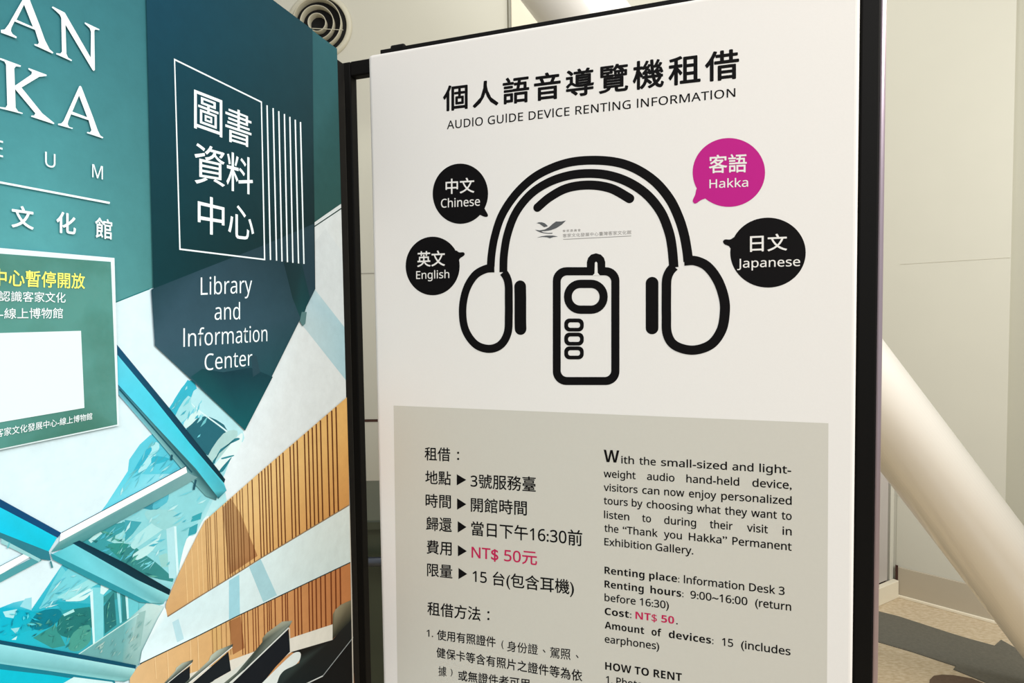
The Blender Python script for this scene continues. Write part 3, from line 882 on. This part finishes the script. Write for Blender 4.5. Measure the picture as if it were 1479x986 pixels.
art([(75, 799), (105, 785), (180, 823), (244, 857), (243, 863), (233, 871), (215, 870), (150, 842), (80, 808)], (90, 190, 205), (110, 205, 220), (130, 214, 226), (150, 216, 222), (140, 200, 206), (110, 176, 184), (140, 208, 216), (120, 210, 225), (90, 195, 210))
art([(103, 784), (113, 780), (180, 813), (245, 851), (243, 859), (195, 836)], (14, 70, 90), (14, 60, 78), (16, 55, 68), (14, 45, 55), (14, 45, 55), (16, 60, 75))
art([(71, 798), (150, 837), (200, 862), (218, 871), (200, 869), (140, 842), (75, 808)], (50, 150, 165))
art([(-300, 870), (0, 924), (113, 944), (195, 960), (194, 966), (0, 931), (-300, 880)], (16, 84, 110))
art([(-300, 880), (0, 930), (194, 965), (190, 979), (178, 984), (160, 982), (0, 959), (-300, 915)], (150, 220, 232), (150, 220, 232), (170, 224, 228), (120, 175, 178), (90, 150, 155), (140, 205, 210), (120, 206, 220), (120, 206, 220))
art([(-300, 914), (0, 958), (164, 982), (165, 986), (0, 966), (-300, 925)], (30, 130, 150))
art([(-300, 925), (0, 966), (70, 974), (110, 980), (60, 1000), (-300, 1400)], (10, 190, 215))
art([(60, 1003), (105, 977), (160, 984), (185, 1000), (170, 1200)], (200, 235, 240))
# bolts
for p in ([(330, 80), (325, 120)], [(500, 258), (485, 330)]):
    artline(p[0], p[1], 3.0, (40, 90, 105), S=Z4)
artline((352, 838), (365, 885), 2.6, (70, 140, 150), S=Z1)
artline((45, 745), (60, 705), 2.4, (110, 190, 200), S=Z1)
# slatted timber wall
up_edge = [(498, 575), (380, 676.5), (320, 729), (310, 738), (294, 752), (271, 798), (251, 840), (238, 872)]
lo_edge = [(240, 890), (278, 866), (327, 836), (378, 804), (499, 731.5), (530, 712)]
def yat(pts, x):
    pts = sorted(pts)
    if x <= pts[0][0]: return pts[0][1]
    for (a, ya), (b2, yb) in zip(pts, pts[1:]):
        if x <= b2: return ya + (yb - ya) * (x - a) / (b2 - a)
    return pts[-1][1]
UE = up_edge + [(530, 548)]
def wood(x, y):
    t = (x - 240) / 260
    a = lerp((204, 170, 124), (218, 188, 134), min(1, t * 2))
    b_ = lerp(a, (212, 172, 108), max(0, t * 2 - 1))
    d = (y - yat(UE, x)) / max(1, yat(lo_edge, x) - yat(UE, x))
    return lerp(b_, (190, 136, 78), max(0, d - 0.25) * 0.9 * max(0.2, t))
grid(238, 530, 36, lambda x: yat(UE, x), lambda x: yat(lo_edge, x), 8, wood)
art([(690, 460), (750, 390), (820, 500), (940, 800), (740, 935), (725, 800)], (164, 134, 98), (176, 144, 102), (184, 148, 100), (160, 116, 76), (154, 114, 78), (166, 132, 92), S=Z4)
band_lo = [(200, 958), (285.6, 917), (340, 889.6), (380, 870.7), (502, 813), (530, 800)]
def lwood(x, y):
    t = (x - 190) / 310
    return lerp(lerp((216, 186, 142), (206, 168, 116), t * 2), (182, 124, 78), max(0, t * 2 - 0.9))
grid(186, 530, 30, lambda x: yat(band_lo, x) if x > 200 else 958 + (200 - x) * 1.5, lambda x: 1040, 6, lwood)
art([(300, 972 - 70), (315, 895), (325, 960), (312, 966)], (205, 172, 118))
art([(329, 897), (346, 889), (352, 935), (335, 945)], (160, 114, 74))
def groove(x, wpx, src, dst, lo_y=None, c=(96, 50, 20)):
    xb = x + 3.6
    y0 = yat(src, x) + 0.5
    y1 = lo_y if lo_y else yat(dst, xb)
    artline((x, y0), (xb, y1), wpx, c)
for X in (10, 47, 63, 80, 97, 113, 142, 160, 180, 218, 237, 257, 297, 318, 340, 362, 385, 422, 447, 470):
    groove(360 + X / 3.79, 1.5 + X / 900, UE, lo_edge)
for X in (570, 583, 600, 633, 645, 692, 712, 728, 745, 762, 790, 812, 830, 868):
    groove(180 + X / 4.93, 1.1 if X > 680 else 0.8, UE, lo_edge, c=(112, 72, 38))
for x in (266, 275, 283, 289, 305):
    groove(x, 0.9, UE, lo_edge, c=(228, 200, 150))
for X in (40, 60, 85, 125, 145, 165, 210, 235, 250, 265, 295, 350, 375, 390, 445, 470, 495, 555, 580, 610, 645, 680, 725, 760, 795):
    x = 340 + X / 5.3
    artline((x, yat(band_lo, x)), (x + 1.8, 945), 1.0 + X / 900, (112, 56, 24))
for x in (305, 311, 318, 325, 331):
    artline((x, yat(band_lo, x)), (x + 1, 945), 0.8, (150, 110, 66))
for x in (222, 240, 273, 284): artline((x, yat(band_lo, x)), (x + 2, 980), 1.0, (232, 206, 160))
# pale sloping parapet between the timber fields
art([(240, 890), (278, 866), (327, 836), (378, 804), (499, 731.5), (530, 712), (530, 800), (502, 813), (380, 870.7), (285.6, 917), (200, 958), (203, 940), (226, 893), (236, 876), (238, 880)],
    (206, 232, 240), (212, 236, 242), (208, 230, 236), (204, 222, 226), (206, 216, 214), (206, 216, 214), (196, 210, 208), (198, 212, 212), (202, 222, 226), (214, 238, 246), (222, 244, 250), (214, 238, 246), (220, 240, 244), (226, 240, 244), (226, 240, 244))
art([(329, 838), (344, 829), (345, 887), (329, 894)], (156, 204, 218))
art([(358, 818), (375, 807), (398.5, 859), (378.7, 869)], (160, 200, 210))
art([(247, 898), (256, 893), (264, 922), (254, 927)], (180, 218, 230))
for a, b2 in zip(lo_edge, lo_edge[1:]): artline(a, b2, 1.6, (140, 120, 96))
for a, b2 in zip(band_lo, band_lo[1:]): artline(a, b2, 1.4, (40, 60, 60))
# ledge, seats
art([(250, 1010), (272, 972), (342, 949), (372, 938), (430, 917), (479, 901), (479, 925), (418, 942), (330, 1010)], (214, 214, 206))
def chair_l(lid, body, S):
    art(body, (26, 34, 40), S=S)
    art(lid, *([(178, 190, 178)] * 3 + [(60, 72, 68)] * (len(lid) - 3)), S=S)
chair_l([(380, 890), (385, 868), (430, 832), (515, 805), (512, 822), (330, 970), (290, 1010), (270, 1010)], [(490, 855), (490, 945), (450, 1010), (280, 1010)], Z5)
artline((505, 832), (300, 1000), 1.0, (205, 215, 215), S=Z5)
chair_l([(636, 812), (650, 775), (700, 735), (822, 685), (815, 712), (500, 965), (450, 1010), (425, 1010)], [(785, 745), (805, 890), (680, 960), (620, 1010), (480, 1010)], Z5)
artline((815, 708), (480, 985), 1.2, (220, 226, 224), S=Z5)
art([(640, 986), (800, 900), (900, 830), (1000, 740), (1000, 860), (840, 1010), (620, 1010)], (205, 212, 208), S=Z5)
art([(398, 572), (412, 742), (300, 860), (180, 1010), (-60, 1010), (60, 880)], (20, 26, 34), S=Z6s)
art([(198, 672), (200, 640), (232, 600), (350, 514), (428, 508), (400, 562), (60, 880), (-90, 1010), (-130, 1010), (0, 905)],
    (70, 78, 70), (120, 124, 108), (150, 152, 134), (160, 164, 148), (140, 150, 140), (50, 64, 62), (50, 64, 62), (50, 64, 62), (120, 130, 120), (100, 112, 104), S=Z6s)
artline((400, 562), (-40, 985), 1.8, (205, 212, 210), S=Z6s)
artline((405, 562), (412, 740), 1.0, (205, 208, 200), S=Z6s)
art([(415, 748), (735, 655), (900, 470), (900, 1100), (250, 1100), (330, 900), (480, 830), (495, 762)], (24, 24, 22), (30, 30, 28), (30, 34, 34), (10, 14, 16), (20, 34, 36), (46, 62, 62), (52, 64, 62), (20, 20, 18), S=Z6s)
art([(736, 650), (738, 460), (760, 420), (800, 385), (900, 340), (900, 480)], (44, 48, 40), (110, 106, 84), (150, 144, 120), (140, 134, 110), (110, 104, 84), (44, 48, 40), S=Z6s)
art([(660, 930), (900, 620), (900, 1100), (600, 1100), (560, 975)], (12, 13, 14), S=Z6s)
artline((535, 990), (662, 930), 1.6, (200, 206, 206), S=Z6s)
artline((660, 932), (900, 628), 1.0, (150, 158, 160), S=Z6s)
art(smooth_path([(190, 990), (300, 880), (390, 795), (445, 752), (488, 752), (487, 800), (450, 845), (370, 885), (330, 930), (290, 1010), (180, 1010)], 4, True), (212, 222, 222), S=Z6s)
artline((502.5, 640), (509, 1010), 1.6, (190, 186, 176))
# pennant
pen_R = [(449, -60), (451, 180), (453, 330), (454, 417)]
def penL(y): return 208 + (y + 60) * 0.0245
def penR(y): return yat([(b_, a) for a, b_ in pen_R], y)
def pcol(x, y):
    u = (x - 210) / 240
    a = lerp((16, 72, 92), (13, 62, 70), (y - 0) / 350)
    return lerp(a, lerp((30, 68, 78), (22, 46, 48), (y - 60) / 300), max(0, u * 1.1 - 0.1))
NX, NY = 10, 20
for i in range(NX):
    for j in range(NY):
        q = []
        for a, b_ in ((i, j), (i + 1, j), (i + 1, j + 1), (i, j + 1)):
            y = -300 + (417 + 300) * b_ / NY
            x = penL(y) + (penR(y) - penL(y)) * a / NX
            q.append((x, y))
        ART.append(('s', q, [pcol(*p) for p in q]))
ART.append(('s', [(penL(417), 417), (454, 417), (352.5, 621), (221.7, 498.9)], [(28, 76, 84), (44, 70, 82), (20, 80, 86), (50, 84, 98)]))
art([(216.5, 418), (290, 389), (375, 356), (452, 323), (454, 417), (437, 451), (352.5, 621), (222, 499)],
    (38, 72, 84), (48, 78, 92), (40, 66, 76), (46, 70, 80), (40, 66, 78), (46, 76, 88), (22, 84, 92), (60, 92, 108))
art([(620, 80), (700, 90), (735, 235), (700, 340), (660, 240)], (26, 52, 58), (30, 60, 66), (20, 66, 72), (24, 78, 82), (26, 58, 62), S=ZP)
art([(700, 300), (722, 300), (716, 350), (704, 362), (692, 340)], (90, 128, 130), S=ZP)
art([(220, 580), (270, 545), (360, 560), (480, 540), (575, 580), (455, 812)], (26, 84, 92), (26, 76, 84), (22, 64, 76), (26, 66, 78), (22, 68, 78), (20, 96, 104), S=ZP)
art([(480, 480), (505, 490), (520, 560), (490, 580)], (44, 76, 88), S=ZP)

def build_art():
    rect = (-LW + 0.001, BOT + 0.001, -0.0008, TOP - 0.0008)
    verts, faces, cols = [], [], []
    d = 0.0002
    STEP = 0.000004
    def addpoly(pts, cc, dd):
        uvc = [LP.uv(*p) + tuple(v ** 1.10 for v in lin(c)[:3]) for p, c in zip(pts, cc)]
        uvc = clip(uvc, rect)
        if len(uvc) < 3: return
        b0 = len(verts)
        for q in uvc:
            verts.append(LP.P(q[0], q[1], dd))
        faces.append(list(range(b0, b0 + len(uvc))))
        cols.append([q[2:5] for q in uvc])
    last = None
    for it in ART:
        if it[0] == 'p':
            d += STEP
            addpoly(it[1], it[2], d)
        elif it[0] == 's':
            if last != 's': d += STEP
            addpoly(it[1], it[2], d)
        else:
            d += STEP
            x0, x1, nx, f0, f1, ny = it[1]
            for i in range(nx):
                for j in range(ny):
                    q = []
                    for a, b_ in ((i, j), (i + 1, j), (i + 1, j + 1), (i, j + 1)):
                        x = x0 + (x1 - x0) * a / nx
                        ya, yb = f0(x), f1(x)
                        q.append((x, ya + (yb - ya) * b_ / ny))
                    addpoly(q, [it[2](*p) for p in q], d)
        last = it[0]
    me = bpy.data.meshes.new('printed_photo')
    me.from_pydata(verts, [], faces)
    ca = me.color_attributes.new('Col', 'FLOAT_COLOR', 'CORNER')
    k = 0
    for cc in cols:
        for c in cc:
            ca.data[k].color = (c[0], c[1], c[2], 1)
            k += 1
    # pixels may lie outside: faces must face the viewer
    for p in me.polygons:
        if p.normal.dot(LP.n) < 0: pass
    o_ = link('printed_photo', me, M['vinyl'], tb)
    o_['label'] = 'teal printed photo of a glass roof, timber wall and seats'
    return d
# a camera-side limit: points behind the eye cannot be mapped, so keep x >= -260
dART = build_art() + 0.0001
print('art depth', dART)

def lflat(nm, pts_list, m, par, d=None):
    return flat(nm, LP, [[LP.uv(*p) for p in pts] for pts in pts_list], d or dART, m, par)
def ltext(s, q, S, par=None, bold=0.0, mode='cjk', m='letter', d=None, nm='lettering', sp=1.0):
    return text(nm, LP, s, q, d or dART, M[m], par or tb, mode, bold, sp, S)
# serif capitals AN / KA traced as outlines
Z0 = (0, 0, 4.93)
A1 = [(150, 0), (165, -28), (188, -30), (200, 0), (270, 180), (310, 290), (342, 352), (370, 377), (362, 383), (235, 325), (232, 316), (258, 318), (266, 305), (238, 215), (92, 155), (70, 200), (66, 222), (78, 245), (108, 264), (105, 275), (-5, 235), (-5, 215), (22, 212), (48, 178)]
H1 = [(160, 36), (223, 194), (106, 143)]
N1 = [(357, 55), (365, 49), (450, 92), (635, 412), (637, 228), (628, 203), (592, 170), (594, 161), (697, 210), (697, 217), (668, 212), (661, 222), (665, 500), (657, 507), (648, 500), (455, 178), (462, 385), (474, 412), (502, 430), (497, 437), (388, 388), (391, 380), (418, 384), (430, 370), (425, 130), (415, 108), (388, 82)]
K1 = [(-20, 413), (0, 418), (138, 469), (135, 478), (102, 475), (90, 490), (95, 612), (212, 532), (216, 514), (190, 495), (192, 486), (321, 534), (320, 543), (268, 549), (142, 625), (290, 808), (376, 878), (371, 885), (210, 832), (212, 824), (232, 824), (240, 808), (96, 636), (100, 768), (118, 795), (151, 806), (148, 813), (0, 776), (-20, 770), (-20, 762), (28, 768), (40, 750), (31, 462), (20, 440), (-20, 424)]
A2 = [(552, 618), (560, 612), (569, 620), (650, 830), (685, 928), (704, 966), (725, 979), (720, 986), (608, 949), (610, 940), (630, 944), (640, 928), (620, 857), (495, 815), (475, 865), (471, 885), (482, 905), (508, 912), (505, 919), (402, 891), (402, 882), (425, 880), (442, 862)]
H2 = [(552, 682), (610, 836), (504, 796)]
for lp_ in ([A1, H1], [N1], [K1], [A2, H2]):
    lflat('serif_letter', [zz(Z0, l) for l in lp_], M['letter'], tb)
ZU = (0, 190, 4.93)
ltext('E', (-68, 50, 168, 10, 70, 185), ZU, mode='cap')
ltext('U', (310, 143, 248, 384, 163, 264), ZU, mode='ink')
ltext('M', (646, 232, 325, 722, 248, 342), ZU, mode='cap')
lflat('rule', [zz(ZU, [(-200, 318), (0, 357), (770, 501), (773, 508), (768, 516), (0, 372), (-200, 333)])], M['letter'], tb)
ltext('文', (70, 519, 682, 229, 543, 702), ZU, bold=0.02, mode='ink')
ltext('化', (390, 563, 718, 530, 590, 738), ZU, bold=0.02, mode='ink')
ltext('館', (667, 606, 757, 789, 630, 770), ZU, bold=0.014, mode='ink')
ZB = (240, 80, 3.182)
ltext('圖', (122, 157, 334, 252, 208, 379), ZB, bold=0.004, mode='ink')
ltext('書', (266, 226, 392, 386, 275, 427), ZB, bold=0.004, mode='ink')
ltext('資', (124, 395, 588, 264, 436, 606), ZB, bold=0.004, mode='ink')
ltext('料', (271, 437, 618, 393, 475, 642), ZB, bold=0.004, mode='ink')
ltext('中', (139, 634, 818, 262, 668, 829), ZB, bold=0.004, mode='ink')
ltext('心', (279, 677, 838, 398, 708, 850), ZB, bold=0.004, mode='ink')
bx_o = zz(ZB, [(29.5, 15), (434.5, 213), (450, 941.5), (54, 893.5)])
bx_i = zz(ZB, [(35, 25), (429.5, 217.5), (444, 934.5), (60, 887)])
lflat('title_frame', [bx_o, bx_i], M['letter'], tb)
for (xa, ya, xb, yb) in ((458, 230, 474, 940), (486, 243, 502, 943), (512, 257, 527, 947), (538, 270, 552, 950), (563, 283, 577, 953), (588, 296, 603, 956), (612, 307, 628, 958)):
    lflat('stripe', [zz(ZB, [(xa - 3, ya), (xa + 3, ya), (xb + 3, yb), (xb - 3, yb)])], M['letter'], tb)
ltext('Library', (263, 151, 227, 485, 147, 217), ZP, mode='cap', bold=-0.004)
ltext('and', (323, 262, 334, 433, 261, 332), ZP, mode='cap', bold=-0.004)
ltext('Information', (188, 375, 451, 551, 359, 426), ZP, mode='cap', bold=-0.004)
ltext('Center', (280, 481, 553, 486, 466, 530), ZP, mode='cap', bold=-0.004)

# ------------------------------------------------------------------ laminated notice on the teal board
nt_ = thing('notice_sheet', 'green laminated closure notice with white border stuck on the teal poster', 'notice', tuple(LP.P(-0.45, 1.45, 0.003)))
dN = dART + 0.0006
def quad_sheet(nm, tl, tr, br, bl, d0, th, m, nx=1, nz=1, amp=0.0):
    c = [LP.uv(*p) for p in (tl, tr, br, bl)]
    bm = bmesh.new()
    g_ = []
    for j in range(nz + 1):
        r_ = []
        for i in range(nx + 1):
            a, b_ = i / nx, j / nz
            u = (c[0][0] * (1 - a) + c[1][0] * a) * (1 - b_) + (c[3][0] * (1 - a) + c[2][0] * a) * b_
            v = (c[0][1] * (1 - a) + c[1][1] * a) * (1 - b_) + (c[3][1] * (1 - a) + c[2][1] * a) * b_
            e = amp * (math.sin(u * 60 + v * 35) * math.sin(v * 48 - u * 22)) if 0 < i < nx and 0 < j < nz else 0
            r_.append(bm.verts.new(LP.P(u, v, d0 + th + e)))
        g_.append(r_)
    for j in range(nz):
        for i in range(nx):
            bm.faces.new((g_[j][i], g_[j + 1][i], g_[j + 1][i + 1], g_[j][i + 1]))
    # thickness
    ret = bmesh.ops.extrude_face_region(bm, geom=list(bm.faces))
    for v in [e for e in ret['geom'] if isinstance(e, bmesh.types.BMVert)]:
        v.co -= LP.n * th
    bmesh.ops.recalc_face_normals(bm, faces=bm.faces)
    return from_bm(nm, bm, m, nt_, amp > 0)
XL = -95
def edge(a, b_, x): return (x, a[1] + (b_[1] - a[1]) * (x - a[0]) / (b_[0] - a[0]))
quad_sheet('border', edge((0, 358.5), (161.7, 372.6), XL), (162, 372.6), (168.6, 614), edge((0, 648.5), (168.6, 614), XL), dN, 0.0006, M['sheetw'])
quad_sheet('green_field', edge((0, 366.6), (156.3, 378), XL + 7), (156.3, 378.2), (165.6, 612.5), edge((0, 646.6), (165.6, 612.5), XL + 7), dN + 0.0007, 0.0003, M['sheet'], 26, 26, 0.0)
quad_sheet('white_square', (-9, 480.9), (112.6, 477.6), (117.6, 588.6), (-8, 610), dN + 0.0012, 0.0003, M['sheetw'])
dT = dN + 0.0017
ZN = (0, 380, 7.044)
ltext('中心暫停開放', (-118, 62, 228, 832, 116, 262), ZN, nt_, 0.012, 'cjk', 'yellow', dT)
ltext('認識客家文化', (-48, 288, 388, 635, 303, 403), ZN, nt_, 0.006, 'cjk', 'letter', dT)
ltext('-線上博物館', (-35, 463, 566, 607, 460, 562), ZN, nt_, 0.006, 'cjk', 'letter', dT)
ltext('客家文化發展中心-線上博物館', (-95, 495, 590, 1058, 294, 371), (0, 560, 8.217), nt_, 0.006, 'cjk', 'letter', dT)
